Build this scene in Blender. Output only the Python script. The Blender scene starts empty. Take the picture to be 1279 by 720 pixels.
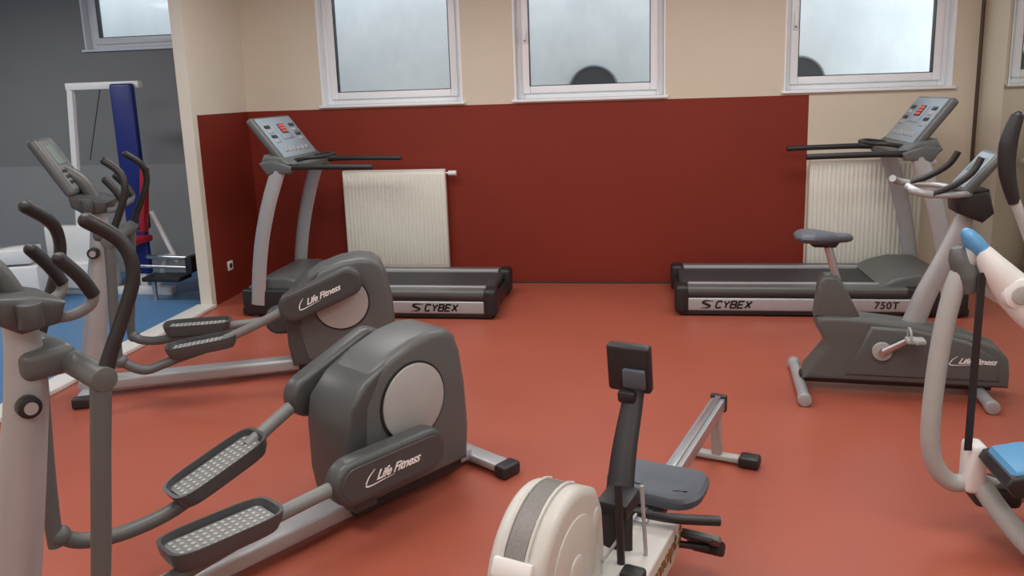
import bpy, bmesh, math, random
from mathutils import Vector, Matrix
random.seed(3)
sc=bpy.context.scene
COL=sc.collection
try: sc.view_settings.view_transform='Standard'
except Exception: pass

# ------------------------------------------------------------ materials
def lin(c): 
    c=c/255.0
    return c/12.92 if c<=0.04045 else ((c+0.055)/1.055)**2.4
def rgb(c,k=1.0): return (min(1,lin(c[0])*k),min(1,lin(c[1])*k),min(1,lin(c[2])*k),1)
def M(name,c,rough=.5,metal=0,var=.06,scale=12,bump=0,bscale=200,emit=0,spec=.5):
    m=bpy.data.materials.new(name); m.use_nodes=True
    nt=m.node_tree; b=nt.nodes['Principled BSDF']
    tc=nt.nodes.new('ShaderNodeTexCoord'); n=nt.nodes.new('ShaderNodeTexNoise'); n.inputs['Scale'].default_value=scale; n.inputs['Detail'].default_value=3
    nt.links.new(tc.outputs['Object'],n.inputs['Vector'])
    r=nt.nodes.new('ShaderNodeMix'); r.data_type='RGBA'
    r.inputs[6].default_value=rgb(c,1-var); r.inputs[7].default_value=rgb(c,1+var)
    nt.links.new(n.outputs['Fac'],r.inputs[0]); nt.links.new(r.outputs[2],b.inputs['Base Color'])
    b.inputs['Roughness'].default_value=rough; b.inputs['Metallic'].default_value=metal
    b.inputs['Specular IOR Level'].default_value=spec
    if bump:
        n2=nt.nodes.new('ShaderNodeTexNoise'); n2.inputs['Scale'].default_value=bscale
        nt.links.new(tc.outputs['Object'],n2.inputs['Vector'])
        bp=nt.nodes.new('ShaderNodeBump'); bp.inputs['Strength'].default_value=bump; bp.inputs['Distance'].default_value=.002
        nt.links.new(n2.outputs['Fac'],bp.inputs['Height']); nt.links.new(bp.outputs['Normal'],b.inputs['Normal'])
    if emit:
        b.inputs['Emission Color'].default_value=rgb(c); b.inputs['Emission Strength'].default_value=emit
    return m
SILVER=M('silver_paint',(172,175,178),.38,.3)
SILVERB=M('brushed_aluminium',(190,195,200),.3,.8)
LGREY=M('light_grey_plastic',(166,168,166),.5)
DGREY=M('dark_grey_plastic',(90,94,94),.38,0,.05,8,.2,300)
DGREYB=M('charcoal_plastic',(70,73,74),.38,0,.05,8,.2,300)
MGREY=M('mid_grey_plastic',(118,121,121),.45,0,.05)
BLACK=M('black_plastic',(34,34,37),.45)
RUBBER=M('black_rubber',(26,26,28),.7,0,.1,40,.3)
BELT=M('belt_rubber',(54,54,57),.6,0,.15,60,.2)
WHITE=M('white_paint',(225,227,226),.4)
UPVC=M('white_upvc',(238,242,246),.35,0,.02)
LETW=M('white_lettering',(242,242,242),.5)
LETB=M('black_lettering',(20,20,23),.5)
CREAM=M('cream_plastic',(192,192,186),.42,0,.05)
RAD=M('radiator_enamel',(230,230,221),.45,0,.04)
BLUEP=M('blue_plastic',(88,152,198),.4)
BLUEPAD=M('blue_vinyl',(26,40,112),.45)
REDPAD=M('red_vinyl',(160,30,42),.45)
SCREEN=M('grey_screen',(120,138,135),.25)
PANEL=M('console_panel',(146,162,174),.35)
LED=M('red_led',(215,70,55),.3,emit=.4)
SEATG=M('grey_seat',(80,87,96),.5,0,.05,10,.2)
TRIMW=M('threshold_white',(222,222,216),.45)
DARK=M('dark_hole',(62,64,66),.8)
STEEL=M('chrome',(190,190,195),.3,.9)
BROWN=M('brown_pipe',(70,52,42),.5)
MESHB=M('vent_mesh',(124,123,119),.5,.3,.25,160,.6,160)
GOLD=M('gold_lettering',(118,88,36),.4)
def wallmat(name,beige,red,z,x1=None,ymin=None,low=None):
    m=bpy.data.materials.new(name); m.use_nodes=True; nt=m.node_tree; b=nt.nodes['Principled BSDF']
    g=nt.nodes.new('ShaderNodeNewGeometry'); s=nt.nodes.new('ShaderNodeSeparateXYZ'); nt.links.new(g.outputs['Position'],s.inputs[0])
    def lt(out,v,op='LESS_THAN'):
        k=nt.nodes.new('ShaderNodeMath'); k.operation=op; k.inputs[1].default_value=v; nt.links.new(out,k.inputs[0]); return k.outputs[0]
    def mul(a,c):
        k=nt.nodes.new('ShaderNodeMath'); k.operation='MULTIPLY'; nt.links.new(a,k.inputs[0]); nt.links.new(c,k.inputs[1]); return k.outputs[0]
    f=lt(s.outputs['Z'],z)
    if x1 is not None: f=mul(f,lt(s.outputs['X'],x1))
    if ymin is not None: f=mul(f,lt(s.outputs['Y'],ymin,'GREATER_THAN'))
    n=nt.nodes.new('ShaderNodeTexNoise'); n.inputs['Scale'].default_value=1.5; n.inputs['Detail'].default_value=5
    nt.links.new(g.outputs['Position'],n.inputs['Vector'])
    mr=nt.nodes.new('ShaderNodeMapRange'); mr.inputs[3].default_value=.93; mr.inputs[4].default_value=1.07; nt.links.new(n.outputs['Fac'],mr.inputs[0])
    mx=nt.nodes.new('ShaderNodeMix'); mx.data_type='RGBA'; mx.inputs[6].default_value=rgb(beige); mx.inputs[7].default_value=rgb(red); nt.links.new(f,mx.inputs[0])
    vm=nt.nodes.new('ShaderNodeVectorMath'); vm.operation='SCALE'; nt.links.new(mx.outputs[2],vm.inputs[0]); nt.links.new(mr.outputs[0],vm.inputs['Scale'])
    nt.links.new(vm.outputs[0],b.inputs['Base Color']); b.inputs['Roughness'].default_value=.55; b.inputs['Specular IOR Level'].default_value=.3
    n2=nt.nodes.new('ShaderNodeTexNoise'); n2.inputs['Scale'].default_value=60; nt.links.new(g.outputs['Position'],n2.inputs['Vector'])
    bp=nt.nodes.new('ShaderNodeBump'); bp.inputs['Strength'].default_value=.15; bp.inputs['Distance'].default_value=.004
    nt.links.new(n2.outputs['Fac'],bp.inputs['Height']); nt.links.new(bp.outputs['Normal'],b.inputs['Normal'])
    return m
WALLM=wallmat('painted_wall',(213,204,186),(128,45,32),1.565,1.38)
WALLL=wallmat('painted_side_wall',(218,212,198),(120,42,30),1.565,None,5.99)
WALLB=M('beige_wall',(212,203,186),.6,0,.05,2)
GREYW=wallmat('grey_wall',(142,143,143),(158,160,160),1.08)
CEILM=M('ceiling_white',(222,222,218),.7)
def floormat(name,c,seam=True,rough=.36):
    m=bpy.data.materials.new(name); m.use_nodes=True; nt=m.node_tree; b=nt.nodes['Principled BSDF']
    g=nt.nodes.new('ShaderNodeNewGeometry')
    n=nt.nodes.new('ShaderNodeTexNoise'); n.inputs['Scale'].default_value=1.1; n.inputs['Detail'].default_value=8; n.inputs['Roughness'].default_value=.65
    nt.links.new(g.outputs['Position'],n.inputs['Vector'])
    n3=nt.nodes.new('ShaderNodeTexNoise'); n3.inputs['Scale'].default_value=90; n3.inputs['Detail'].default_value=2
    nt.links.new(g.outputs['Position'],n3.inputs['Vector'])
    ad=nt.nodes.new('ShaderNodeMath'); ad.operation='ADD'; nt.links.new(n.outputs['Fac'],ad.inputs[0]); nt.links.new(n3.outputs['Fac'],ad.inputs[1])
    mr=nt.nodes.new('ShaderNodeMapRange'); mr.inputs[1].default_value=.5; mr.inputs[2].default_value=1.5; mr.inputs[3].default_value=.88; mr.inputs[4].default_value=1.12
    nt.links.new(ad.outputs[0],mr.inputs[0])
    br=nt.nodes.new('ShaderNodeTexBrick'); br.offset=0; br.inputs['Scale'].default_value=1; br.inputs['Mortar Size'].default_value=.0018
    br.inputs['Brick Width'].default_value=1.4; br.inputs['Row Height'].default_value=3.1
    br.inputs['Color1'].default_value=rgb(c); br.inputs['Color2'].default_value=rgb(c,1.0); br.inputs['Mortar'].default_value=rgb(c,.86 if seam else 1)
    nt.links.new(g.outputs['Position'],br.inputs['Vector'])
    vm=nt.nodes.new('ShaderNodeVectorMath'); vm.operation='SCALE'; nt.links.new(br.outputs['Color'],vm.inputs[0]); nt.links.new(mr.outputs[0],vm.inputs['Scale'])
    nt.links.new(vm.outputs[0],b.inputs['Base Color'])
    rr=nt.nodes.new('ShaderNodeMapRange'); rr.inputs[3].default_value=rough-.06; rr.inputs[4].default_value=rough+.10; nt.links.new(n.outputs['Fac'],rr.inputs[0]); nt.links.new(rr.outputs[0],b.inputs['Roughness'])
    bp=nt.nodes.new('ShaderNodeBump'); bp.inputs['Strength'].default_value=.12; bp.inputs['Distance'].default_value=.002
    nt.links.new(n3.outputs['Fac'],bp.inputs['Height']); nt.links.new(bp.outputs['Normal'],b.inputs['Normal'])
    return m
FLOORM=floormat('red_rubber_floor',(163,86,68))
BLUEF=floormat('blue_rubber_floor',(76,122,166),True)
def glassmat():
    m=bpy.data.materials.new('window_glass'); m.use_nodes=True; nt=m.node_tree; nt.nodes.clear()
    o=nt.nodes.new('ShaderNodeOutputMaterial'); t=nt.nodes.new('ShaderNodeBsdfTransparent'); t.inputs[0].default_value=(.95,.97,.98,1)
    g=nt.nodes.new('ShaderNodeBsdfGlossy'); g.inputs['Roughness'].default_value=.08
    n=nt.nodes.new('ShaderNodeTexNoise'); n.inputs['Scale'].default_value=3
    mr=nt.nodes.new('ShaderNodeMapRange'); mr.inputs[3].default_value=.004; mr.inputs[4].default_value=.012; nt.links.new(n.outputs['Fac'],mr.inputs[0])
    mx=nt.nodes.new('ShaderNodeMixShader'); nt.links.new(mr.outputs[0],mx.inputs[0]); nt.links.new(t.outputs[0],mx.inputs[1]); nt.links.new(g.outputs[0],mx.inputs[2]); nt.links.new(mx.outputs[0],o.inputs[0])
    return m
GLASS=glassmat()
MIRROR=M('mirror_glass',(225,228,225),.02,1,.01)
def concretemat():
    m=M('exterior_concrete',(205,212,215),.8,0,.1,1.2)
    nt=m.node_tree; n=[x for x in nt.nodes if x.type=='TEX_NOISE'][0]; n.inputs['Detail'].default_value=10; n.inputs['Roughness'].default_value=.7
    mp=nt.nodes.new('ShaderNodeMapping'); mp.inputs['Scale'].default_value=(1.6,1,1.1)
    tc=[x for x in nt.nodes if x.type=='TEX_COORD'][0]; nt.links.new(tc.outputs['Object'],mp.inputs[0]); nt.links.new(mp.outputs[0],n.inputs['Vector'])
    mx=[x for x in nt.nodes if x.type=='MIX'][0]
    rp=nt.nodes.new('ShaderNodeMapRange'); rp.inputs[1].default_value=.35; rp.inputs[2].default_value=.68; nt.links.new(n.outputs['Fac'],rp.inputs[0]); nt.links.new(rp.outputs[0],mx.inputs[0])
    mx.inputs[6].default_value=rgb((200,203,203)); mx.inputs[7].default_value=rgb((216,218,217))
    return m
CONC=concretemat()

# ------------------------------------------------------------ geometry kit
class Part:
    def __init__(s,name,mats):
        s.name=name; s.mats=mats if isinstance(mats,list) else [mats]; s.bm=bmesh.new()
    def _fin(s,vs,mi,bev,seg):
        fs=set()
        for v in vs:
            for f in v.link_faces: fs.add(f)
        for f in fs: f.material_index=mi; f.smooth=True
        if bev>0:
            es=set(e for f in fs for e in f.edges)
            es=[e for e in es if len(e.link_faces)==2 and e.calc_face_angle(0)>.35]
            if es: bmesh.ops.bevel(s.bm,geom=es,offset=bev,segments=seg,affect='EDGES',profile=.5,clamp_overlap=True,material=-1)
    def box(s,c,size,mi=0,bev=.004,seg=2,rot=None):
        r=bmesh.ops.create_cube(s.bm,size=1.0); vs=r['verts']
        mt=Matrix.Translation(Vector(c))@(rot.to_4x4() if rot else Matrix.Identity(4))@Matrix.Diagonal((size[0],size[1],size[2],1))
        bmesh.ops.transform(s.bm,matrix=mt,verts=vs); s._fin(vs,mi,bev,seg); return s
    def bx(s,x0,x1,y0,y1,z0,z1,mi=0,bev=.004,seg=2):
        return s.box(((x0+x1)/2,(y0+y1)/2,(z0+z1)/2),(abs(x1-x0),abs(y1-y0),abs(z1-z0)),mi,bev,seg)
    def prism(s,pts,y0,y1,mi=0,bev=.01,seg=3):
        a=[s.bm.verts.new((p[0],y0,p[1])) for p in pts]; b=[s.bm.verts.new((p[0],y1,p[1])) for p in pts]
        n=len(pts); fs=[s.bm.faces.new(a),s.bm.faces.new(b[::-1])]
        for i in range(n): fs.append(s.bm.faces.new((a[(i+1)%n],a[i],b[i],b[(i+1)%n])))
        bmesh.ops.recalc_face_normals(s.bm,faces=fs)
        s._fin(a+b,mi,0,1)
        if bev>0:
            es=[e for e in set(e for f in fs for e in f.edges)]
            cap=[e for e in es if (fs[0] in e.link_faces or fs[1] in e.link_faces)]
            bmesh.ops.bevel(s.bm,geom=cap,offset=bev,segments=seg,affect='EDGES',profile=.5,clamp_overlap=True,material=-1)
        return s
    def cyl(s,p0,p1,r,mi=0,seg=20,r2=None,bev=0):
        p0=Vector(p0); p1=Vector(p1); d=p1-p0; L=d.length
        q=d.to_track_quat('Z','Y').to_matrix().to_4x4()
        rr=bmesh.ops.create_cone(s.bm,cap_ends=True,segments=seg,radius1=r,radius2=r if r2 is None else r2,depth=L)
        bmesh.ops.transform(s.bm,matrix=Matrix.Translation((p0+p1)/2)@q,verts=rr['verts']); s._fin(rr['verts'],mi,bev,2); return s
    def tube(s,path,r,mi=0,seg=12,sm=5,ref=(0,1,0)):
        P=[Vector(p) for p in path]; n=len(P)
        R=list(r) if isinstance(r,list) else [r]*n
        R=[(x,x) if not isinstance(x,tuple) else x for x in R]
        if sm>1 and n>2:
            Q=[];RR=[]
            for i in range(n-1):
                p0=P[max(i-1,0)];p1=P[i];p2=P[i+1];p3=P[min(i+2,n-1)]
                for k in range(sm):
                    t=k/sm
                    Q.append(.5*((2*p1)+(p2-p0)*t+(2*p0-5*p1+4*p2-p3)*t*t+(3*p1-p0-3*p2+p3)*t**3))
                    u=t; RR.append((R[i][0]*(1-u)+R[i+1][0]*u,R[i][1]*(1-u)+R[i+1][1]*u))
            Q.append(P[-1]); RR.append(R[-1]); P=Q;R=RR;n=len(P)
        rings=[];ref=Vector(ref); vs=[]
        for i in range(n):
            T=(P[min(i+1,n-1)]-P[max(i-1,0)]).normalized()
            rf=ref
            if abs(T.dot(ref))>.97: rf=Vector((0,0,1)) if abs(T.z)<.9 else Vector((1,0,0))
            B=(rf-T*rf.dot(T)).normalized(); N=B.cross(T)
            ring=[]
            for k in range(seg):
                a=2*math.pi*k/seg
                v=s.bm.verts.new(P[i]+N*math.cos(a)*R[i][0]+B*math.sin(a)*R[i][1]); ring.append(v); vs.append(v)
            rings.append(ring)
        for i in range(n-1):
            for k in range(seg):
                s.bm.faces.new((rings[i][k],rings[i][(k+1)%seg],rings[i+1][(k+1)%seg],rings[i+1][k]))
        s.bm.faces.new(rings[0][::-1]); s.bm.faces.new(rings[-1])
        s._fin(vs,mi,0,1); return s
    def sphere(s,c,r,mi=0,sc_=(1,1,1)):
        rr=bmesh.ops.create_uvsphere(s.bm,u_segments=20,v_segments=12,radius=r)
        bmesh.ops.transform(s.bm,matrix=Matrix.Translation(Vector(c))@Matrix.Diagonal((*sc_,1)),verts=rr['verts']); s._fin(rr['verts'],mi,0,1); return s
    def done(s,parent=None,label=None,ang=40):
        bmesh.ops.recalc_face_normals(s.bm,faces=s.bm.faces[:])
        me=bpy.data.meshes.new(s.name); s.bm.to_mesh(me); s.bm.free()
        for m in s.mats: me.materials.append(m)
        try: me.set_sharp_from_angle(angle=math.radians(ang))
        except Exception: pass
        o=bpy.data.objects.new(s.name,me); COL.objects.link(o)
        if parent: o.parent=parent
        if label: o['label']=label
        return o
def thing(name,label,cat,loc,heading=0,group=None,scale=1):
    e=bpy.data.objects.new(name,None); e.empty_display_size=.2; COL.objects.link(e)
    e.location=loc; e.rotation_euler=(0,0,math.radians(heading)); e.scale=(scale,)*3
    e['label']=label; e['category']=cat
    if group: e['group']=group
    return e
def top(o,label,cat,group=None):
    o['label']=label;o['category']=cat
    if group:o['group']=group
    return o
def struct(o): o['kind']='structure'; return o
def letters(parent,body,size,pos,xd,yd,mat,name='lettering',shear=0.0,ext=.0008,bold=0,sp=1.0):
    cu=bpy.data.curves.new('t','FONT'); cu.body=body; cu.size=size; cu.extrude=ext; cu.shear=shear; cu.align_x='CENTER'; cu.align_y='CENTER'; cu.offset=bold; cu.space_character=sp
    to=bpy.data.objects.new('t',cu); COL.objects.link(to); bpy.context.view_layer.update()
    me=bpy.data.meshes.new_from_object(to); bpy.data.objects.remove(to)
    me.materials.clear(); me.materials.append(mat)
    x=Vector(xd).normalized(); y=Vector(yd); y=(y-x*y.dot(x)).normalized(); z=x.cross(y)
    mt=Matrix((x,y,z)).transposed().to_4x4(); mt.translation=Vector(pos)
    me.transform(mt); me.name=name
    o=bpy.data.objects.new(name,me); COL.objects.link(o); o.parent=parent; return o
def lifelogo(parent,size,pos,xd,yd):
    letters(parent,'Life Fitness',size,pos,xd,yd,LETW,shear=.55,bold=size*.02,sp=.95)
    x=Vector(xd).normalized(); y=Vector(yd); y=(y-x*y.dot(x)).normalized(); P=Vector(pos); n=x.cross(y)
    q=Part('emblem',LETW); k=size
    q.tube([P+x*a*k+y*b*k for a,b in ((-2.15,.62),(-2.75,.15),(-3.05,-.42),(-2.6,-.56),(-1.6,-.50),(-.4,-.44))],[(.0008,.02*k),(.0008,.06*k),(.0008,.09*k),(.0008,.06*k),(.0008,.04*k),(.0008,.01*k)],0,6,4,ref=tuple(x*.3+y)) 
    q.done(parent)
def blockword(parent,word,h,pos,xd,yd,mat,slant=.3,wd=.9,gap=.3,t=.2,ext=.0012):
    G={'C':[[(1,.85),(.8,1),(.2,1),(0,.8),(0,.2),(.2,0),(.8,0),(1,.15)]],
       'Y':[[(0,1),(.5,.5),(1,1)],[(.5,.5),(.5,0)]],
       'B':[[(0,0),(0,1),(.75,1),(.95,.88),(.95,.65),(.75,.53),(.05,.53)],[(.7,.53),(1,.4),(1,.13),(.8,0),(0,0)]],
       'E':[[(1,1),(0,1),(0,0),(1,0)],[(0,.5),(.85,.5)]],
       'X':[[(0,1),(1,0)],[(0,0),(1,1)]]}
    x=Vector(xd).normalized(); y=Vector(yd).normalized(); n=x.cross(y)
    q=Part('lettering',mat); W=len(word)*(wd+gap)-gap; cx=-W/2
    for ch in word:
        for st in G[ch]:
            P=[Vector(((cx+a*wd+(b-.5)*slant),b-.5)) for a,b in st]
            m=len(P)
            L=[];Rr=[]
            for i in range(m):
                d0=(P[i]-P[i-1]).normalized() if i>0 else (P[1]-P[0]).normalized()
                d1=(P[i+1]-P[i]).normalized() if i<m-1 else d0
                n0=Vector((-d0.y,d0.x));n1=Vector((-d1.y,d1.x)); mm=(n0+n1)
                mm=mm.normalized() if mm.length>.01 else n0; k=min(1.6,1/max(.35,mm.dot(n0)))
                L.append(P[i]+mm*t/2*k); Rr.append(P[i]-mm*t/2*k)
            for i in range(m-1):
                vs=[]
                for lay in (0,1):
                    for v2 in (L[i],L[i+1],Rr[i+1],Rr[i]): vs.append(q.bm.verts.new(Vector(pos)+(x*v2.x+y*v2.y)*h+n*(ext if lay else -.001)))
                q.bm.faces.new(vs[4:8]); q.bm.faces.new(vs[0:4][::-1])
                for k2 in range(4): q.bm.faces.new((vs[k2],vs[(k2+1)%4],vs[4+(k2+1)%4],vs[4+k2]))
        cx+=wd+gap
    q.done(parent); return W*h
def frame(u):
    u=Vector(u).normalized(); y=Vector((0,1,0)); n=u.cross(y)
    return Matrix((u,y,n)).transposed()
def stadium(p0,p1,r,n=10):
    a=math.atan2(p1[1]-p0[1],p1[0]-p0[0]); pts=[]
    for i in range(n+1):
        t=a+math.pi/2+math.pi*i/n; pts.append((p0[0]+r*math.cos(t),p0[1]+r*math.sin(t)))
    for i in range(n+1):
        t=a-math.pi/2+math.pi*i/n; pts.append((p1[0]+r*math.cos(t),p1[1]+r*math.sin(t)))
    return pts

# ------------------------------------------------------------ room
XL,XR,YB,ZC=-3.45,2.66,6.85,2.95
WT=.10
W=[(-2.74,-1.47,1.58,2.75),(-1.02,.24,1.58,2.75),(1.18,2.45,1.585,2.75)]
p=Part('wall_back',WALLM); T=.3
p.bx(XL-WT,XR+.2,YB,YB+T,0,1.58,0,0); p.bx(XL-WT,XR+.2,YB,YB+T,2.75,ZC,0,0)
xs=[XL-WT]+[v for w in W for v in w[:2]]+[XR+.2]
for i in range(0,len(xs),2): p.bx(xs[i],xs[i+1],YB,YB+T,1.58,2.75,0,0)
struct(p.done())
p=Part('floor',FLOORM); p.bx(XL-.05,XR,-2.6,YB,-.1,0,0,0); struct(p.done())
p=Part('floor',BLUEF); p.bx(-8.5,XL-.05,-2.6,7.25,-.1,0,0,0); struct(p.done())
p=Part('ceiling',CEILM); p.bx(-8.5,XR+.2,-2.8,YB+T+.1,ZC,ZC+.1,0,0); struct(p.done())
p=Part('wall_left',WALLL); p.bx(XL-WT,XL,5.92,YB,0,ZC,0,0); p.bx(XL-WT,XL,-2.6,2.9,0,ZC,0,0); struct(p.done())
p=Part('wall_right',WALLB); p.bx(XR,XR+.2,-2.6,YB,0,ZC,0,0); struct(p.done())
p=Part('wall_front',WALLB); p.bx(-8.5,XR+.2,-2.8,-2.6,0,ZC,0,0); struct(p.done())
p=Part('wall_annex_side',GREYW); p.bx(-8.7,-8.5,-2.8,7.45,0,ZC,0,0); struct(p.done())
p=Part('wall_annex_back',GREYW)
p.bx(-8.5,XL-WT,7.2,7.4,0,2.17,0,0); p.bx(-8.5,-5.22,7.2,7.4,2.17,ZC,0,0); p.bx(-4.1,XL-WT,7.2,7.4,2.17,ZC,0,0); p.bx(-5.22,-4.1,7.2,7.4,2.85,ZC,0,0)
p.bx(XL-WT,XL,YB+T,7.4,0,ZC,0,0)
struct(p.done())
p=Part('trim_1',TRIMW); p.bx(XL-WT-.03,XL+.035,2.9,5.92,0,.03,0,.006); struct(p.done())
def window(n,x0,x1,z0,z1,y,depth=.13,handle=None):
    p=Part('window_%d'%n,[UPVC,GLASS,BLACK])
    e=.012
    p.bx(x0,x0+e,y-.005,y+depth,z0,z1,0,0);p.bx(x1-e,x1,y-.005,y+depth,z0,z1,0,0);p.bx(x0,x1,y-.005,y+depth,z1-e,z1,0,0)
    p.bx(x0-.02,x1+.02,y-.035,y+depth,z0-.004,z0+.018,0,.004)
    fw=.06
    a0,a1,b0,b1=x0+e,x1-e,z0+.018,z1-e
    for (q0,q1,q2,q3,yy0,yy1,w) in [(a0,a1,b0,b1,y+depth-.02,y+depth+.05,fw),(a0+fw-.012,a1-fw+.012,b0+fw-.012,b1-fw+.012,y+depth-.045,y+depth+.03,.065)]:
        p.bx(q0,q0+w,yy0,yy1,q2,q3,0,.006);p.bx(q1-w,q1,yy0,yy1,q2,q3,0,.006)
        p.bx(q0+w,q1-w,yy0,yy1,q2,q2+w,0,.006);p.bx(q0+w,q1-w,yy0,yy1,q3-w,q3,0,.006)
    g=fw-.012+.06
    for (q0,q1,q2,q3) in [(a0+g,a0+g+.006,b0+g,b1-g),(a1-g-.006,a1-g,b0+g,b1-g),(a0+g,a1-g,b0+g,b0+g+.006)]:
        p.bx(q0,q1,y+depth-.047,y+depth+.01,q2,q3,2,0)
    p.bx(a0+g,a1-g,y+depth,y+depth+.006,b0+g,b1-g,1,0)
    o=struct(p.done())
    if handle:
        hx=a0+fw+.018; q=Part('window_handle',[UPVC,BLACK]); q.box((hx,y+depth-.055,handle),(.03,.012,.075),0,.004)
        q.cyl((hx,y+depth-.06,handle+.01),(hx,y+depth-.1,handle+.01),.009); q.box((hx,y+depth-.1,handle+.05),(.022,.014,.12),0,.005)
        q.cyl((hx,y+depth-.062,handle-.015),(hx,y+depth-.064,handle-.015),.006,1)
        q.done(o)
    return o
window(1,*W[0],YB,handle=None); window(2,*W[1],YB,handle=2.1); window(3,*W[2],YB,handle=2.12)
window(4,-5.22,-4.1,2.17,2.85,7.2,.1)
p=Part('wall_exterior',CONC); p.bx(-9,6,8.4,8.6,0,5.5,0,0); struct(p.done())
p=Part('floor_exterior',CONC); p.bx(-9,6,YB+T+.3,8.4,1.1,1.2,0,0); struct(p.done())
for i,(x,z,lab) in enumerate([(-.43,1.645,'dark round vent hole in the concrete wall'),(1.58,1.66,'dark round vent hole in the concrete wall')]):
    p=Part('wall_vent',[DARK,MGREY]); p.cyl((x,8.4,z),(x,8.37,z),.245,0,36)
    R=[(x+.245*math.cos(a*math.pi/18),8.37,z+.245*math.sin(a*math.pi/18)) for a in range(37)]
    p.tube(R,.012,1,8,1)
    top(p.done(),lab,'vent','vents in the light well')
p=Part('wall_mirror',[MIRROR,UPVC]); p.bx(XR-.008,XR,2.0,6.42,.28,2.6,0,0)
top(p.done(),'large frameless mirror fixed to the beige wall','mirror')
p=Part('heating_pipe',BROWN); p.cyl((2.615,6.79,0),(2.615,6.79,ZC),.014); top(p.done(),'thin brown vertical pipe in the room corner','pipe')
def radiator(x0,x1,z0,z1,valve):
    r=thing('radiator','cream ribbed steel panel radiator mounted below the window','radiator',((x0+x1)/2,YB-.03,0),0,'panel radiators on the back wall')
    w=x1-x0; p=Part('panel',RAD); p.bx(-w/2,w/2,-.075,-.06,z0,z1,0,.004); p.bx(-w/2,w/2,-.03,-.02,z0,z1,0,.003)
    n=int(w/.0333)
    for i in range(n):
        x=-w/2+(i+.5)*w/n; p.bx(x-.009,x+.009,-.086,-.074,z0+.03,z1-.03,0,.005)
    p.bx(-w/2,w/2,-.078,-.02,z1-.004,z1+.006,0,.002)
    p.bx(-w/2-.002,-w/2+.004,-.078,-.02,z0,z1,0,.001); p.bx(w/2-.004,w/2+.002,-.078,-.02,z0,z1,0,.001)
    for sx in (-w/3,w/3): p.bx(sx-.02,sx+.02,-.03,.025,z0+.1,z1-.1,0,.002)
    p.done(r)
    v=Part('valve',[WHITE,SILVERB]); sx=w/2 if valve>0 else -w/2
    v.cyl((sx,-.05,z1-.03),(sx+valve*.05,-.05,z1-.03),.01,1); v.cyl((sx+valve*.03,-.05,z1-.03),(sx+valve*.10,-.05,z1-.03),.022,0)
    v.done(r)
    for sx in (-w/2+.06,w/2-.06):
        v=Part('supply_pipe',WHITE); v.cyl((sx,-.045,0),(sx,-.045,z0+.02),.009,0); v.done(r)
    return r
radiator(-2.56,-1.64,.15,1.02,1); radiator(1.39,2.24,.16,1.04,1)
p=Part('power_socket',[WHITE,BLACK]); p.bx(XL,XL+.012,6.22,6.30,.24,.32,0,.003); p.cyl((XL+.012,6.26,.28),(XL+.014,6.26,.28),.022,1); top(p.done(),'white wall socket on the red wall','socket')
p=Part('power_cable',BLACK); p.tube([(-1.2,6.80,.008),(-.8,6.82,.008),(-.2,6.815,.008),(.2,6.82,.008),(.6,6.80,.008)],.007,0,8); top(p.done(),'thin black cable lying along the red wall base','cable')

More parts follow.
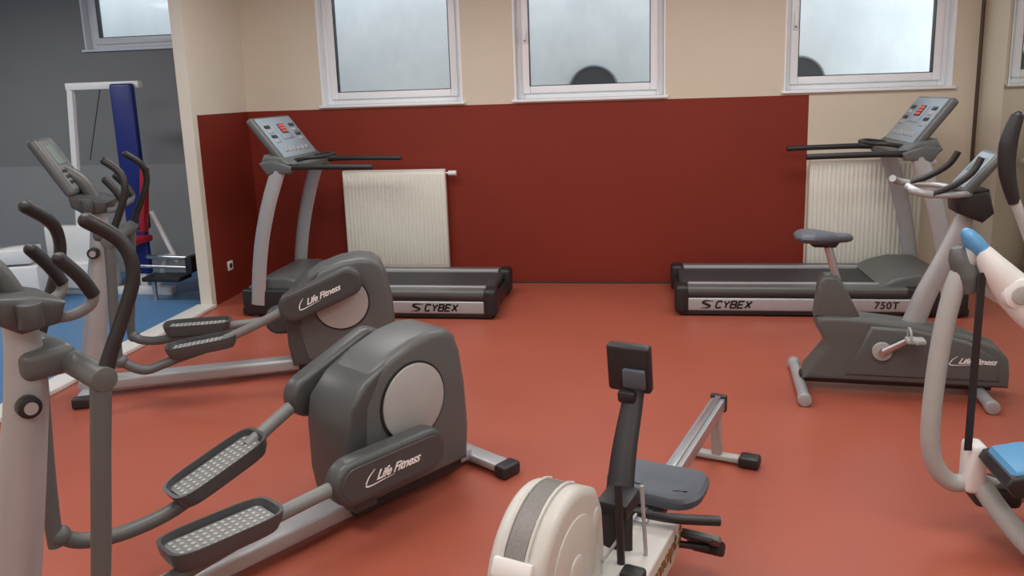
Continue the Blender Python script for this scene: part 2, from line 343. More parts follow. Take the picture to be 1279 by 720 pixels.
# ------------------------------------------------------------ treadmill
def treadmill(x,y,head,label,tx=1.36):
    r=thing('treadmill',label,'treadmill',(x,y,0),head,'treadmills along the back wall')
    for s in (-1,1):
        p=Part('side_rail',[SILVER,BLACK,DGREY])
        def b(x0,x1,ya,yb,z0,z1,mi,bev=.006,seg=2): p.bx(x0,x1,s*ya,s*yb,z0,z1,mi,bev,seg)
        b(.02,1.55,.30,.410,.012,.05,1)
        b(.07,1.62,.28,.418,.042,.142,0,.014,4)
        b(.03,1.60,.29,.414,.135,.175,1,.008)
        b(.03,1.60,.28,.417,.165,.222,2,.02,4)
        b(.08,1.45,.262,.31,.19,.228,0,.006)
        b(-.02,.085,.262,.424,.02,.230,1,.03,4)
        for q in (.12,1.3): p.cyl((q,s*.36,0),(q,s*.36,.02),.03,1)
        p.done(r)
    p=Part('running_belt',[BELT,BLACK]); p.bx(.03,1.5,-.262,.262,.15,.212,0,.025,4)
    p.bx(.0,1.5,-.29,.29,.04,.14,1,.01)
    p.done(r)
    p=Part('motor_hood',[DGREY,BLACK]); p.prism([(1.42,.16),(1.42,.222),(1.52,.275),(1.66,.31),(1.84,.305),(1.97,.23),(2.0,.14),(1.99,.05),(1.5,.05)],-.355,.355,0,.03,4)
    p.bx(1.5,2.0,-.41,-.34,.02,.22,1,.02,3); p.bx(1.5,2.0,.34,.41,.02,.22,1,.02,3); p.bx(1.45,2.01,-.40,.40,.012,.07,1,.01)
    for s in (-1,1): p.cyl((1.9,s*.38,0),(1.9,s*.38,.02),.03,1)
    p.done(r)
    for s in (-1,1):
        p=Part('upright',SILVER); p.tube([(1.87,s*.40,.10),(1.84,s*.40,.35),(1.79,s*.40,.62),(1.71,s*.395,.9),(1.62,s*.385,1.14)],[(.058,.026)]*5,0,14,4); p.done(r)
        p=Part('handrail',[BLACK,DGREY]); p.tube([(1.70,s*.36,1.14),(1.58,s*.37,1.16),(1.40,s*.375,1.165),(1.1,s*.375,1.16),(.88,s*.375,1.155)],[(.03,.026),(.028,.026),.022,.021,.021],0,12)
        p.prism([(1.52,1.12),(1.50,1.17),(1.66,1.22),(1.76,1.20),(1.70,1.11)],s*.38-.03,s*.38+.03,1,.01)
        p.done(r)
    p=Part('console',[DGREY,PANEL,BLACK,SILVER,BLUEP]); u=Vector((.24,0,.32)).normalized(); fr=frame(u); n=fr@Vector((0,0,1))
    c=Vector((1.71,0,1.37))
    p.box(c-n*.02,(.42,.68,.06),0,.022,4,fr); p.box(c+n*.012,(.37,.62,.012),1,.005,2,fr)
    for s in (-1,1):
        for i in range(4): p.box(c+n*.02+u*(.10-.045*i)+Vector((0,s*.22,0)),(.028,.09,.008),3 if i%2 else 2,.003,2,fr)
    for i in range(6): p.box(c+n*.02-u*.12+Vector((0,-.2+.08*i,0)),(.035,.05,.008),3,.003,2,fr)
    p.prism([(1.52,1.13),(1.50,1.17),(1.60,1.24),(1.74,1.26),(1.78,1.18),(1.70,1.12)],-.36,.36,0,.02,3)
    p.tube([(1.58,-.2,1.2),(1.44,-.19,1.22),(1.36,-.12,1.22),(1.35,0,1.22),(1.36,.12,1.22),(1.44,.19,1.22),(1.58,.2,1.2)],.016,2,10,4,(0,0,1))
    co=p.done(r)
    p=Part('screen',[BLACK,LED,PANEL]); p.box(c+n*.02+u*.05,(.15,.20,.01),2,.004,2,fr)
    p.box(c+n*.026+u*.07,(.09,.11,.006),0,.001,1,fr)
    for i in range(3):
        for j in range(3): p.box(c+n*.030+u*(.045+.026*i)+Vector((0,-.032+.032*j,0)),(.016,.022,.003),1,0,1,fr)
    p.done(co,'small display with red lit digits')
    for s in (-1,1):
        cx=.40 if s*math.cos(math.radians(head))<0 else .42
        blockword(r,'CYBEX',.050,(cx,s*.4182,.092),(-s,0,0),(0,0,1),LETB,wd=.74,gap=.30,t=.25)
        q=Part('emblem',LETB); e0=cx+s*.180
        q.tube([(e0-s*.040,s*.4185,.118),(e0+s*.015,s*.4185,.120),(e0+s*.040,s*.4185,.107),(e0+s*.015,s*.4185,.094),(e0-s*.010,s*.4185,.082),(e0+s*.008,s*.4185,.068),(e0+s*.058,s*.4185,.065)],[(.001,.002),(.006,.002),(.009,.002),(.010,.002),(.009,.002),(.006,.002),(.001,.002)],0,8,3); q.done(r)
        letters(r,'750T',.074,(tx,s*.4190,.092),(-s,0,0),(0,0,1),LETB,shear=.1,bold=.0015,sp=1.1)
    return r
treadmill(-1.05,6.08,180,'grey and silver treadmill beside a radiator by the red wall corner')
treadmill(.30,6.24,0,'grey and silver treadmill facing the side wall, below a window',1.45)

# ------------------------------------------------------------ elliptical
def elliptical(x,y,head,near,label,ext=0):
    r=thing('elliptical_trainer',label,'exercise machine',(x,y,0),head,'grey elliptical trainers')
    p=Part('base_frame',[SILVER,BLACK])
    p.bx(-.60,1.24,-.055,.055,.035,.105,0,.015,3)
    p.bx(-.75,-.66,-.22,.22,.018,.055,0,.012,3); p.bx(-.68,-.53,-.05,.05,.03,.08,0,.008)
    for s in (-1,1): p.bx(-.76,-.65,s*.245-.035,s*.245+.035,0,.06,1,.014,3)
    p.bx(1.14,1.23,-.18,.18,.018,.06,0,.012,3)
    for s in (-1,1): p.bx(1.13,1.24,s*.20-.03,s*.20+.03,0,.065,1,.014,3)
    p.done(r)
    p=Part('drive_housing',[DGREY,LGREY,BLACK,DGREYB])
    prof=[(-.585,.09),(-.60,.25),(-.59,.45),(-.568,.60),(-.54,.675),(-.49,.715),(-.41,.727),(-.30,.715),(-.17,.672),(-.06,.60),(.0,.52),(.02,.40),(.02,.25),(.0,.10)]
    p.prism(prof,-.135,.135,0,.04,5)
    p.prism([(-.16,.655),(-.05,.60),(.03,.52),(.05,.42),(.05,.22),(.03,.09),(-.08,.09),(-.04,.3),(-.06,.5)],-.14,.14,3,.02,3)
    p.prism([(-.57,.05),(-.57,.12),(.0,.12),(.0,.05)],-.10,.10,2,.01)
    for s in (-1,1):
        p.cyl((-.28,s*.12,.46),(-.28,s*.142,.46),.168,2,48); p.cyl((-.28,s*.12,.46),(-.28,s*.149,.46),.159,1,48,bev=.004)
    p.done(r)
    for s in (-1,1):
        down=(s==near)
        if down:
            L0,L1=(-.25,.29),(.11,.295); arm=[(.16,.293),(.28,.29),(.42,.285)]; pc=(.60,.275); tilt=math.radians(1)
            fw=[(.70,.245),(.84,.23),(.94,.235),(.99,.26)]; sw=[(1.0,.245),(1.0,.34),(.98,.5),(.95,.75),(.925,.95)]
        else:
            L0,L1=(-.32,.61),(-.01,.49); arm=[(.04,.470),(.15,.42),(.27+ext,.36-ext*.3)]; pc=(.40+ext,.298-ext*.2); tilt=math.radians(-17+ext*90)
            fw=[(.50+ext,.25),(.62+ext,.215),(.76+ext*.5,.20),(.88,.225),(.94,.27)]; sw=[(.955,.24),(.955,.34),(.95,.5),(.935,.75),(.925,.95)]
        p=Part('crank_cover',[DGREYB,DGREY]); ys=sorted((s*.175,s*.265)); p.prism(stadium(L0,L1,.090,12),ys[0],ys[1],0,.024,4)
        ang=math.atan2(L1[1]-L0[1],L1[0]-L0[0]); p.prism(stadium(L0,L1,.064,12),*sorted((s*.262,s*.2675)),0,.002,1)
        zc=L0[1]+(.03 if down else 0); p.cyl((L0[0],s*.12,zc),(L0[0],s*.19,zc),.03,1)
        p.done(r)
        m=((L0[0]+L1[0])/2,(L0[1]+L1[1])/2)
        lifelogo(r,.050,(m[0]-.01,s*.2690,m[1]),(-s*math.cos(ang),0,-s*math.sin(ang)),(0,0,1))
        p=Part('pedal_arm',[MGREY,DGREY])
        p.tube([(a,s*.215,b) for a,b in arm],.027,0,14)
        yy=[.215,.225,.25,.265,.27]
        pts=[(arm[-1][0],s*.2,arm[-1][1]-.02)]+[(a,s*yy[i],b) for i,(a,b) in enumerate(fw)]
        p.tube(pts,.027,1,14)
        p.sphere((fw[-1][0],s*.27,fw[-1][1]),.036,1)
        p.done(r)
        p=Part('pedal',[DGREYB,LGREY,BLACK,MGREY]); R=Matrix.Rotation(-tilt,3,'Y')
        c=Vector((pc[0],s*.205,pc[1]+.03))
        def loc(a,b,cz): return c+R@Vector((a,b,cz))
        L,Wd=.19,.088
        n=32
        def se(t,a,b,e=.45):
            ct,st=math.cos(t),math.sin(t); return (a*math.copysign(abs(ct)**e,ct),b*math.copysign(abs(st)**e,st))
        ringsv=[]
        for (k,zz) in ((.86,-.035),(1.0,-.005),(1.04,.03),(.97,.03),(.92,.0)):
            ringsv.append([p.bm.verts.new(loc(*[q*1.0 for q in se(2*math.pi*i/n,L*k if k>.9 else L*.93,Wd*k)],zz)) for i in range(n)])
        for i in range(len(ringsv)-1):
            for k in range(n):
                f=p.bm.faces.new((ringsv[i][k],ringsv[i][(k+1)%n],ringsv[i+1][(k+1)%n],ringsv[i+1][k])); f.smooth=True
        f=p.bm.faces.new(ringsv[0][::-1]); f=p.bm.faces.new(ringsv[-1]); f.material_index=0
        p.box(loc(0,0,.003),(.34,.145,.007),3,.002,1,R)
        for i in range(13):
            for j in range(5):
                a=-.15+.025*i; b=-.052+.026*j
                p.box(loc(a,b,.0075),(.014,.014,.005),1,.002,1,R)
        p.done(r)
        p=Part('swing_arm',[DGREY,BLACK]); p.tube([(a,s*.27,b) for a,b in sw],[.025,.026,.027,.027,.029],0,14)
        p.done(r)
        p=Part('moving_handle',[BLACK,DGREY]); p.tube([(.925,s*.27,.93),(.89,s*.275,1.02),(.85,s*.28,1.11),(.815,s*.285,1.20),(.81,s*.28,1.27),(.835,s*.265,1.33),(.90,s*.25,1.385)],[.024,.020,.019,.019,.019,.021,.022],0,14)
        p.sphere((.90,s*.25,1.385),.022,0); p.done(r)
    p=Part('pivot_hub',[DGREY,BLACK,SILVER]); p.cyl((.925,-.30,.95),(.925,.30,.95),.036,0,24,bev=.006); p.box((.985,0,.965),(.15,.15,.09),0,.03,4)
    p.cyl((1.06,.06,.86),(1.06,.10,.86),.032,1,24,bev=.006); p.cyl((1.06,.10,.86),(1.06,.106,.86),.018,2,20)
    p.done(r)
    p=Part('front_post',SILVER); p.tube([(1.19,0,.05),(1.145,0,.3),(1.08,0,.65),(1.035,0,.92),(1.035,0,1.12),(1.08,0,1.24)],[(.070,.068),(.066,.066),(.062,.062),(.056,.056),(.04,.04),(.03,.03)],0,20); p.done(r)
    p=Part('accessory_tray',[DGREYB,DGREY]); p.prism([(.96,1.09),(.94,1.15),(1.02,1.18),(1.14,1.20),(1.13,1.13),(1.06,1.08)],-.14,.14,0,.02,3)
    for s in (-1,1): p.cyl((1.04,s*.15,1.10),(1.04,s*.15,1.17),.033,0,bev=.006)
    p.done(r)
    for s in (-1,1):
        p=Part('fixed_grip',[BLACK,MGREY]); p.tube([(1.05,s*.05,1.13),(.95,s*.10,1.10),(.88,s*.12,1.12),(.865,s*.125,1.16)],.016,1,12); p.tube([(.865,s*.125,1.15),(.895,s*.125,1.21),(.94,s*.12,1.27)],.020,0,12); p.sphere((.94,s*.12,1.27),.020,0); p.done(r)
    p=Part('console',[DGREY,MGREY,SCREEN,BLACK]); u=Vector((.17,0,.31)).normalized(); fr=frame(u); n=fr@Vector((0,0,1)); c=Vector((1.20,0,1.35))
    p.box(c,(.36,.30,.055),0,.03,4,fr); p.box(c+n*.026,(.31,.25,.01),1,.008,3,fr)
    for i in range(3):
        for j in range(5): p.box(c+n*.033-u*(.04+.035*i)+Vector((0,-.09+.045*j,0)),(.018,.028,.006),3,.002,1,fr)
    p.tube([(1.04,0,1.16),(1.09,0,1.26),(1.18,0,1.33)],.04,0); co=p.done(r)
    p=Part('screen',SCREEN); p.box(c+n*.033+u*.06,(.12,.17,.006),0,.003,2,fr); p.done(co)
    return r
elliptical(-1.17,2.82,-124,1,'grey elliptical trainer with silver base and dark swing arms')
elliptical(-2.07,4.48,-158,-1,'grey elliptical trainer standing by the blue-floored opening',.12)

# ------------------------------------------------------------ upright bike
r=thing('exercise_bike','dark grey upright exercise bike with silver stabilizer bars','exercise bike',(.86,4.46,0),-5)
p=Part('base_frame',[SILVER,BLACK])
p.cyl((.04,-.28,.035),(.04,.28,.035),.03,0,20)
for s in(-1,1): p.cyl((.04,s*.25,.035),(.04,s*.31,.035),.035,0,20,bev=.006)
p.cyl((.94,-.24,.035),(.94,.24,.035),.03,0,20)
for s in(-1,1): p.cyl((.94,s*.22,.035),(.94,s*.27,.035),.035,0,20,bev=.006)
p.bx(.04,1.0,-.04,.04,.04,.09,1,.01); p.done(r)
p=Part('shroud',[DGREY,BLACK]); p.prism([(.05,.07),(.06,.12),(.16,.26),(.155,.30),(.11,.37),(.11,.42),(.16,.435),(.33,.43),(.62,.40),(.85,.36),(1.0,.30),(1.06,.23),(1.07,.15),(1.07,.07)],-.085,.085,0,.03,4)
p.prism([(.26,.11),(.38,.39),(.60,.38),(.85,.33),(1.0,.24),(1.02,.11)],-.10,.10,0,.02,3); p.done(r)
lifelogo(r,.042,(.90,-.1015,.22),(1,0,.0),(0,0,1))
p=Part('seat_tube_cover',DGREY); p.prism([(.10,.42),(.12,.62),(.15,.65),(.21,.65),(.24,.61),(.34,.42)],-.06,.06,0,.02,3); p.done(r)
p=Part('seat_post',SILVERB); p.cyl((.22,0,.60),(.165,0,.80),.022); p.done(r)
p=Part('seat',[SEATG,BLACK]); p.tube([(-.01,0,.852),(.02,0,.857),(.08,0,.856),(.14,0,.852),(.20,0,.85),(.26,0,.851),(.285,0,.845)],[(.015,.06),(.033,.11),(.038,.115),(.034,.085),(.028,.045),(.024,.032),(.01,.015)],0,20)
p.prism([(.05,.83),(.09,.80),(.20,.80),(.22,.83)],-.03,.03,1,.008); p.done(r)
for s in(-1,1):
    p=Part('crank',[STEEL,LGREY,BLACK]); 
    p.cyl((.44,s*.10,.26),(.44,s*.125,.26),.05,1,28,bev=.005); p.cyl((.44,s*.12,.26),(.44,s*.14,.26),.02,0)
    e=(.44-s*.14,s*.145,.26-s*.09)
    p.tube([(.44,s*.135,.26),e],[(.02,.008),(.014,.008)],0,10,1)
    p.done(r)
    e=Vector((.44-s*.14,s*.19,.26-s*.09)); p=Part('pedal',[LGREY,BLACK]); p.cyl((e.x,s*.14,e.z),(e.x,s*.24,e.z),.008,0); p.box(e,(.09,.075,.022),0,.006,2); p.tube([e+Vector((-.03,s*.04,0)),e+Vector((-.03,s*.035,.05)),e+Vector((-.03,-s*.02,.06)),e+Vector((-.03,-s*.04,.0))],.006,0,8,4,(1,0,0)); p.done(r)
p=Part('front_column',[SILVER,DGREY]); p.tube([(.60,0,.36),(.66,0,.55),(.73,0,.72),(.79,0,.88),(.84,0,1.04)],[(.06,.04),(.055,.038),(.05,.035),(.047,.035),(.04,.035)],0,16); p.done(r)
p=Part('handlebar',[SILVER,BLACK])
p.tube([(.84,0,1.08),(.80,-.10,1.10),(.72,-.2,1.11),(.60,-.235,1.115),(.52,-.22,1.13),(.505,-.18,1.15)],.016,0,12,5,(0,0,1))
p.tube([(.84,0,1.08),(.80,.10,1.10),(.72,.2,1.11),(.60,.235,1.115),(.52,.22,1.13),(.505,.18,1.15)],.016,0,12,5,(0,0,1))
for s in(-1,1): p.tube([(.60,s*.235,1.115),(.70,s*.22,1.16),(.78,s*.2,1.22),(.82,s*.19,1.29)],.017,1,12); p.tube([(.50,s*.17,1.15),(.54,s*.23,1.128),(.60,s*.235,1.115)],.019,0,12,5,(0,0,1))
p.done(r)
p=Part('console',[DGREY,PANEL,SCREEN,BLACK]); u=Vector((.20,0,.25)).normalized(); fr=frame(u); n=fr@Vector((0,0,1)); c=Vector((.86,0,1.20))
p.box(c,(.26,.26,.045),0,.022,4,fr); p.box(c+n*.023,(.21,.21,.008),1,.006,2,fr)
p.prism([(.76,1.0),(.75,1.09),(.90,1.12),(.93,1.0),(.88,.95)],-.10,.10,3,.02,3); co=p.done(r)
p=Part('screen',SCREEN); p.box(c+n*.029+u*.03,(.09,.14,.004),0,.002,1,fr); p.done(co)

# ------------------------------------------------------------ rower
r=thing('rowing_machine','rowing machine with cream flywheel housing and aluminium rail','rowing machine',(.36,3.49,0),-108.5)
p=Part('monorail',[SILVERB,BLACK,WHITE]); p.prism([(-.02,.245),(-.02,.30),(1.15,.305),(1.15,.25)],-.032,.032,0,.006,2); p.bx(.0,1.1,-.012,.012,.30,.312,0,.002)
p.bx(-.03,.0,-.036,.036,.235,.312,1,.006); p.done(r)
p=Part('rear_leg',[LGREY,BLACK]); p.prism([(.03,.25),(.075,.25),(.02,.03),(-.02,.03)],-.022,.022,0,.006); p.bx(-.025,.025,-.13,.15,.012,.038,0,.008)
p.bx(-.04,.04,.10,.19,0,.05,1,.012); p.bx(-.04,.04,-.17,-.10,0,.05,1,.012)
p.done(r)
p=Part('seat',[SEATG,BLACK]); c=.98
n=28; rings=[]
def seatpt(i,k,zz):
    t=2*math.pi*i/n; ct,st=math.cos(t),math.sin(t); a=.11*k*math.copysign(abs(ct)**.6,ct); b=.165*k*math.copysign(abs(st)**.6,st)
    a+= -.03*(1-abs(b)/.165) if ct>0.3 else 0
    zo=.022*(abs(b)/.165)**2-.012*(ct)
    return (c+a,b+.02,zz+zo)
for k,zz in ((.85,.325),(1,.335),(1.02,.358),(.95,.372),(.7,.366),(.35,.358)): rings.append([p.bm.verts.new(seatpt(i,k,zz)) for i in range(n)])
for i in range(len(rings)-1):
    for k in range(n): f=p.bm.faces.new((rings[i][k],rings[i][(k+1)%n],rings[i+1][(k+1)%n],rings[i+1][k])); f.smooth=True
p.bm.faces.new(rings[0][::-1]); f=p.bm.faces.new(rings[-1]); f.smooth=True
p.bx(c-.07,c+.07,-.055,.055,.26,.33,1,.01)
for a in (-.05,.05): p.cyl((c+a,-.06,.318),(c+a,.06,.318),.016,1)
p.done(r)
p=Part('main_frame',[CREAM,BLACK,WHITE]); p.prism([(1.06,.18),(1.06,.295),(1.45,.295),(1.80,.24),(1.80,.13),(1.42,.16)],-.06,.12,0,.008,3)
p.bx(1.72,1.79,-.28,.20,.03,.075,0,.012)
p.prism([(1.72,.05),(1.79,.05),(1.78,.2),(1.70,.2)],-.08,.04,0,.01)
for y in(-.28,.20): p.bx(1.71,1.80,y-.03,y+.03,0,.085,1,.01)
p.bx(1.40,1.46,.05,.12,.28,.325,1,.012)
p.done(r)
letters(r,'concept 2',.076,(1.20,.1212,.243),(-1,0,0),(0,0,1),GOLD,shear=.2,bold=.002)
q=Part('emblem',GOLD); q.bx(1.375,1.392,.119,.122,.21,.274,0,0); q.bx(1.402,1.410,.119,.122,.21,.274,0,0); q.bx(1.375,1.410,.119,.122,.267,.274,0,0); q.done(r)
p=Part('flywheel_housing',[CREAM,MESHB,BLACK,WHITE])
fc=(1.64,.415); N=40; yo=-.085
def circ(rad,a0=0,a1=360,n=N): return [(fc[0]+rad*math.cos(math.radians(a0+(a1-a0)*i/n)),fc[1]+rad*math.sin(math.radians(a0+(a1-a0)*i/n))) for i in range(n)]
hp=circ(.225,-60,120,26)+[(1.46,.575),(1.42,.50),(1.405,.36),(1.44,.22),(1.60,.18)]
p.prism(hp,yo-.08,yo+.08,0,.026,5)
p.prism(circ(.228,-50,122,30)+[(1.56,.5),(1.6,.4)],yo-.034,yo+.026,1,.003,1)
p.prism(circ(.155),yo+.075,yo+.084,0,.005,2); p.prism(circ(.05),yo+.08,yo+.09,0,.005,2)
p.prism(stadium((1.48,.50),(1.52,.40),.025),yo+.075,yo+.083,0,.004,2)
a=math.radians(28); R3=Matrix.Rotation(-a,3,'Y'); p.box((fc[0]+.228*math.cos(a),yo-.003,fc[1]+.228*math.sin(a)),(.02,.11,.05),3,.008,2,R3)
for yy in (-.038,.03): p.tube([(fc[0]+.229*math.cos(math.radians(a)),yo+yy,fc[1]+.229*math.sin(math.radians(a))) for a in range(-40,121,10)],.005,0,8,1)
p.done(r)
for s in(-1,1):
    p=Part('foot_stretcher',[BLACK,MGREY,RUBBER]); fr=frame((.55,0,.4)); y=s*.15+.02
    p.box((.97,y,.18),(.20,.11,.015),0,.005,2,fr); p.box((.97,y,.20),(.05,.125,.02),1,.004,2,fr); p.box((.90,y,.125),(.10,.115,.05),2,.01,2,fr)
    p.cyl((1.08,.05*s,.21),(1.0,s*.2,.18),.012,0); p.done(r)
p=Part('monitor_arm',[BLACK,SILVER]); p.tube([(1.30,-.01,.27),(1.26,-.02,.38),(1.18,-.03,.54),(1.09,-.03,.69),(1.07,-.03,.74)],[(.018,.050),(.018,.048),(.018,.042),(.018,.036),(.018,.034)],0,12,4)
p.cyl((1.37,.03,.25),(1.37,.02,.55),.012,0); p.cyl((1.30,.085,.25),(1.30,.07,.52),.006,1); p.bx(1.22,1.35,-.06,.04,.42,.47,0,.01); p.done(r)
p=Part('performance_monitor',[BLACK,SEATG,SCREEN]); fr=frame((.03,0,.2)); c=Vector((1.07,-.045,.80)); n=fr@Vector((0,0,1)); 
p.box(c,(.165,.145,.04),0,.012,3,fr); p.box(c-n*.024+Vector((0,.022,-.025)),(.065,.075,.02),1,.006,2,fr); p.box(c+n*.022,(.10,.11,.004),2,.001,1,fr)
p.box(c-n*.02+Vector((0,0,-.085)),(.04,.06,.05),0,.01,2,fr); p.done(r)
p=Part('pull_handle',[BLACK,SILVER]); p.tube([(1.11,-.19,.33),(1.13,-.10,.33),(1.135,0,.33),(1.12,.12,.33),(1.06,.25,.32)],[.014,.016,.012,.016,.016],0,12,5,(0,0,1)); p.cyl((1.135,0,.33),(1.45,0,.34),.005,1,8); p.done(r)

# ------------------------------------------------------------ cross trainer
r=thing('cross_trainer','grey and white cross trainer with blue pedals and tall black handles','exercise machine',(1.345,2.95,0),0)
p=Part('loop_frame',[LGREY,BLACK])
p.tube([(-.16,0,1.12),(-.20,0,1.05),(-.235,0,.95),(-.265,0,.75),(-.28,0,.5),(-.275,0,.35),(-.245,0,.26),(-.19,0,.21),(-.12,0,.22)],.033,0,16); p.done(r)
p=Part('top_cover',[BLUEP,DGREY,WHITE]); p.tube([(-.215,0,1.165),(-.205,0,1.15),(-.185,0,1.12),(-.15,0,1.07),(-.12,0,1.03)],[(.008,.01),(.022,.035),(.032,.048),(.036,.05),(.034,.045)],0,18); p.tube([(-.235,0,1.10),(-.225,0,1.06),(-.20,0,1.0),(-.19,0,.94)],[.02,.036,.044,.034],1,14)
p.done(r)
p=Part('link_arm',[WHITE,LGREY,BLACK]); p.tube([(-.16,-.005,1.09),(-.12,-.02,1.03),(-.05,-.03,.95),(.03,-.045,.87),(.15,-.05,.79),(.4,-.05,.66)],[(.03,.05),(.05,.055),(.066,.055),(.07,.055),(.06,.05),.05],0,18); p.cyl((-.05,-.085,.95),(-.05,.05,.95),.058,0,32,bev=.02); p.cyl((.06,-.10,.845),(.06,.05,.845),.062,0,32,bev=.02); p.cyl((-.05,-.08,.95),(-.05,-.092,.95),.033,1,24,bev=.003); p.cyl((.06,-.09,.845),(.06,-.106,.845),.035,1,24,bev=.003); p.done(r)
p=Part('lower_joint',[WHITE,BLACK]); p.box((-.125,0,.28),(.07,.09,.19),0,.02,3); p.box((-.04,.03,.17),(.16,.14,.08),1,.02,3); p.done(r)
p=Part('resistance_strap',BLACK); p.box((-.165,-.045,.69),(.026,.006,.66),0,.001,1); p.done(r)
for s in(-1,1):
    p=Part('pedal',[BLACK,BLUEP]); cx,cz=(.055,.345) if s<0 else (.38,.42); cyy=s*.14-.03
    pr=[(-.16,-.04),(-.19,.0),(-.175,.03),(-.09,.05),(0,.058),(.10,.05),(.18,.02),(.18,-.02),(.12,-.045)]
    p.prism([(cx+a,cz+b) for a,b in pr],cyy-.12,cyy+.12,0,.012,3)
    p.prism([(cx+a*.90,cz+b*.9+.024) for a,b in pr],cyy-.105,cyy+.105,1,.02,4)
    p.done(r)
p=Part('base_frame',[LGREY,BLACK]); p.tube([(-.10,0,.22),(-.06,-.09,.15),(.0,-.20,.08),(.08,-.38,.04)],.038,0,16); p.tube([(-.10,0,.22),(.15,.08,.12),(.6,.1,.05),(.95,.1,.04)],.03,0,14)
p.cyl((.08,-.38,0),(.08,-.38,.06),.045,1); p.cyl((.95,-.2,.04),(.95,.4,.04),.035,0)
p.cyl((.95,-.22,.0),(.95,-.22,.07),.04,1); p.done(r)
p=Part('drive_housing',[LGREY,DGREY]); p.prism([(.55,.10),(.52,.35),(.6,.6),(.75,.68),(.9,.6),(.97,.35),(.95,.10)],.0,.2,0,.04,4); p.done(r)
for s,dx in((-1,0),(1,.30)):
    p=Part('moving_handle',[BLACK,LGREY]); y=s*.14+.1
    p.tube([(-.095+dx,y,1.55),(-.115+dx,y,1.46),(-.11+dx,y,1.36),(-.08+dx,y,1.26)],[.020,.028,.026,.018],0,14); p.sphere((-.095+dx,y,1.55),.020)
    p.tube([(-.08+dx,y,1.27),(-.03+dx,y,1.15),(.05+dx,y*.8,.95),(.10+dx,y*.5,.80)],.017,1,12); p.done(r)

# ------------------------------------------------------------ multi gym in the annex
r=thing('multi_gym','white-framed multi gym with blue pad and red seat','exercise machine',(-4.5,6.35,0),0)
p=Part('frame',[WHITE,SILVERB]); p.tube([(-.42,.0,.0),(-.36,0,.9),(-.29,0,1.83)],.035,0,8,1); p.bx(-.32,.36,-.035,.035,1.80,1.86,0,.005)
p.bx(.10,.17,.05,.12,0,1.84,0,.005); p.bx(-.9,.45,-.04,.04,0,.07,0,.005); p.bx(-.7,-.1,-.06,.06,.28,.62,0,.01); p.bx(-.95,-.88,-.35,.35,0,.07,0,.005)
p.bx(-.55,-.1,-.10,.08,.07,.30,0,.01); p.tube([(.3,0,.05),(.42,0,.35),(.52,0,.36)],.025,0,8,1); p.tube([(.35,-.05,.75),(.55,-.05,.3)],.022,0,8,1)
p.done(r)
p=Part('cable',BLACK); p.cyl((-.02,0,1.8),(-.20,0,1.2),.004,0,8); p.done(r)
p=Part('upright_pad',BLUEPAD); p.bx(.13,.33,-.10,-.03,.60,1.84,0,.02,3); p.bx(.15,.30,-.09,-.03,.2,.6,0,.02,3); p.done(r)
p=Part('backrest',REDPAD); p.box((.36,-.14,.86),(.05,.08,.56),0,.015,3,Matrix.Rotation(.14,3,'Y')); p.done(r)
p=Part('seat',REDPAD); p.bx(.05,.34,-.32,-.04,.49,.55,0,.02,3); p.done(r)
p=Part('press_arm',[SILVERB,BLACK]); p.tube([(.3,-.1,.36),(.5,-.12,.36),(.78,-.12,.35)],.02,0,10,1); p.tube([(.3,-.2,.30),(.75,-.22,.29)],.015,0,10,1); p.bx(.74,.80,-.26,-.08,.25,.39,1,.01); p.bx(.35,.7,-.3,-.1,.18,.22,1,.01); p.tube([(.4,-.2,.2),(.4,-.2,.0)],.02,0,8,1); p.done(r)
r=thing('weight_bench','white-framed weight bench with small red pads','exercise machine',(-5.35,5.9,0),20)
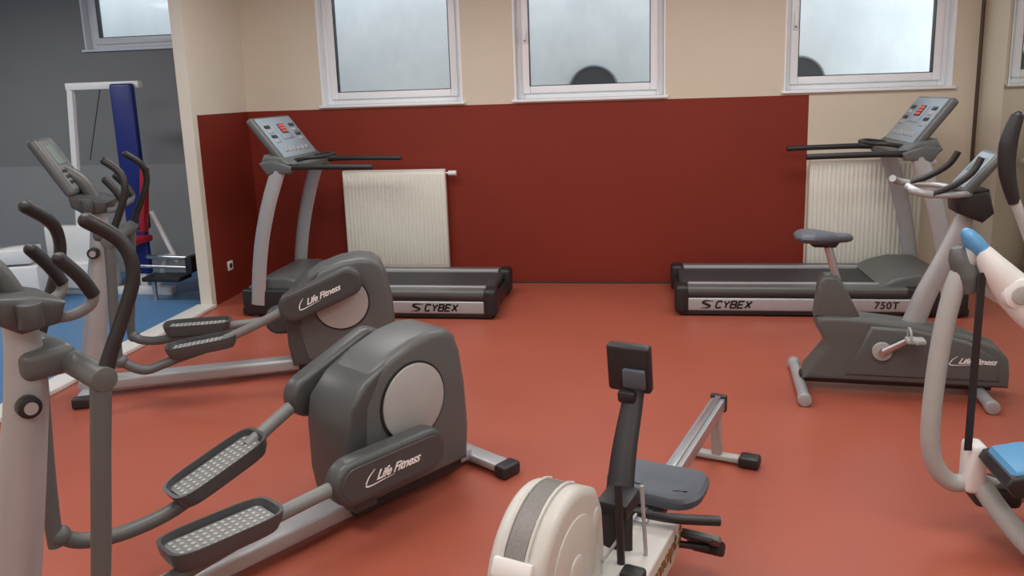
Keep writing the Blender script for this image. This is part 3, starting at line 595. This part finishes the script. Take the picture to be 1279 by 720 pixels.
p=Part('frame',WHITE); p.bx(-.4,.4,-.04,.04,0,.07,0,.005); p.bx(-.05,.02,-.04,.04,0,.75,0,.005); p.bx(-.45,-.38,-.3,.3,0,.06,0,.004); p.bx(.3,.37,-.3,.3,0,.06,0,.004); p.bx(-.25,.3,-.14,.14,.38,.50,0,.01); p.bx(-.3,.35,-.16,.16,.07,.36,0,.015); p.done(r)
p=Part('pad',REDPAD); p.cyl((-.1,-.18,.76),(-.1,.18,.76),.05,0,20,bev=.01); p.done(r)

# ------------------------------------------------------------ lights
def area(name,loc,rot,sx,sy,e,col):
    l=bpy.data.lights.new(name,'AREA'); l.shape='RECTANGLE'; l.size=sx; l.size_y=sy; l.energy=e; l.color=col
    o=bpy.data.objects.new(name,l); COL.objects.link(o); o.location=loc; o.rotation_euler=rot; return o
warm=(1,.98,.955)
for x in (-1.9,.9):
    for y in (-.6,2.2,4.9): area('ceiling_lamp',(x,y,2.9),(0,0,0),1.8,.9,39,warm)
area('annex_lamp',(-5.6,4.6,2.9),(0,0,0),1.2,.4,50,(1,.98,.96))
area('annex_lamp',(-5.6,1.0,2.9),(0,0,0),1.2,.4,40,(1,.98,.96))
w=bpy.data.worlds.new('World'); sc.world=w; w.use_nodes=True
bg=w.node_tree.nodes['Background']; bg.inputs[0].default_value=(.84,.92,1.0,1); bg.inputs[1].default_value=2.9

# ------------------------------------------------------------ camera
H=1.7; yaw=math.radians(9); pit=math.radians(11); rol=math.radians(1.9)
F=Vector((-math.sin(yaw)*math.cos(pit),math.cos(yaw)*math.cos(pit),-math.sin(pit)))
R0=Vector((math.cos(yaw),math.sin(yaw),0)); U0=R0.cross(F)
R=R0*math.cos(rol)-U0*math.sin(rol); U=U0*math.cos(rol)+R0*math.sin(rol)
cam=bpy.data.cameras.new('camera'); co=bpy.data.objects.new('camera',cam); COL.objects.link(co)
mt=Matrix((R,U,-F)).transposed().to_4x4(); mt.translation=Vector((0,0,H)); co.matrix_world=mt
cam.sensor_width=36; cam.lens=1000*36/1279; cam.shift_y=-56/1279; cam.clip_start=.05
sc.camera=co
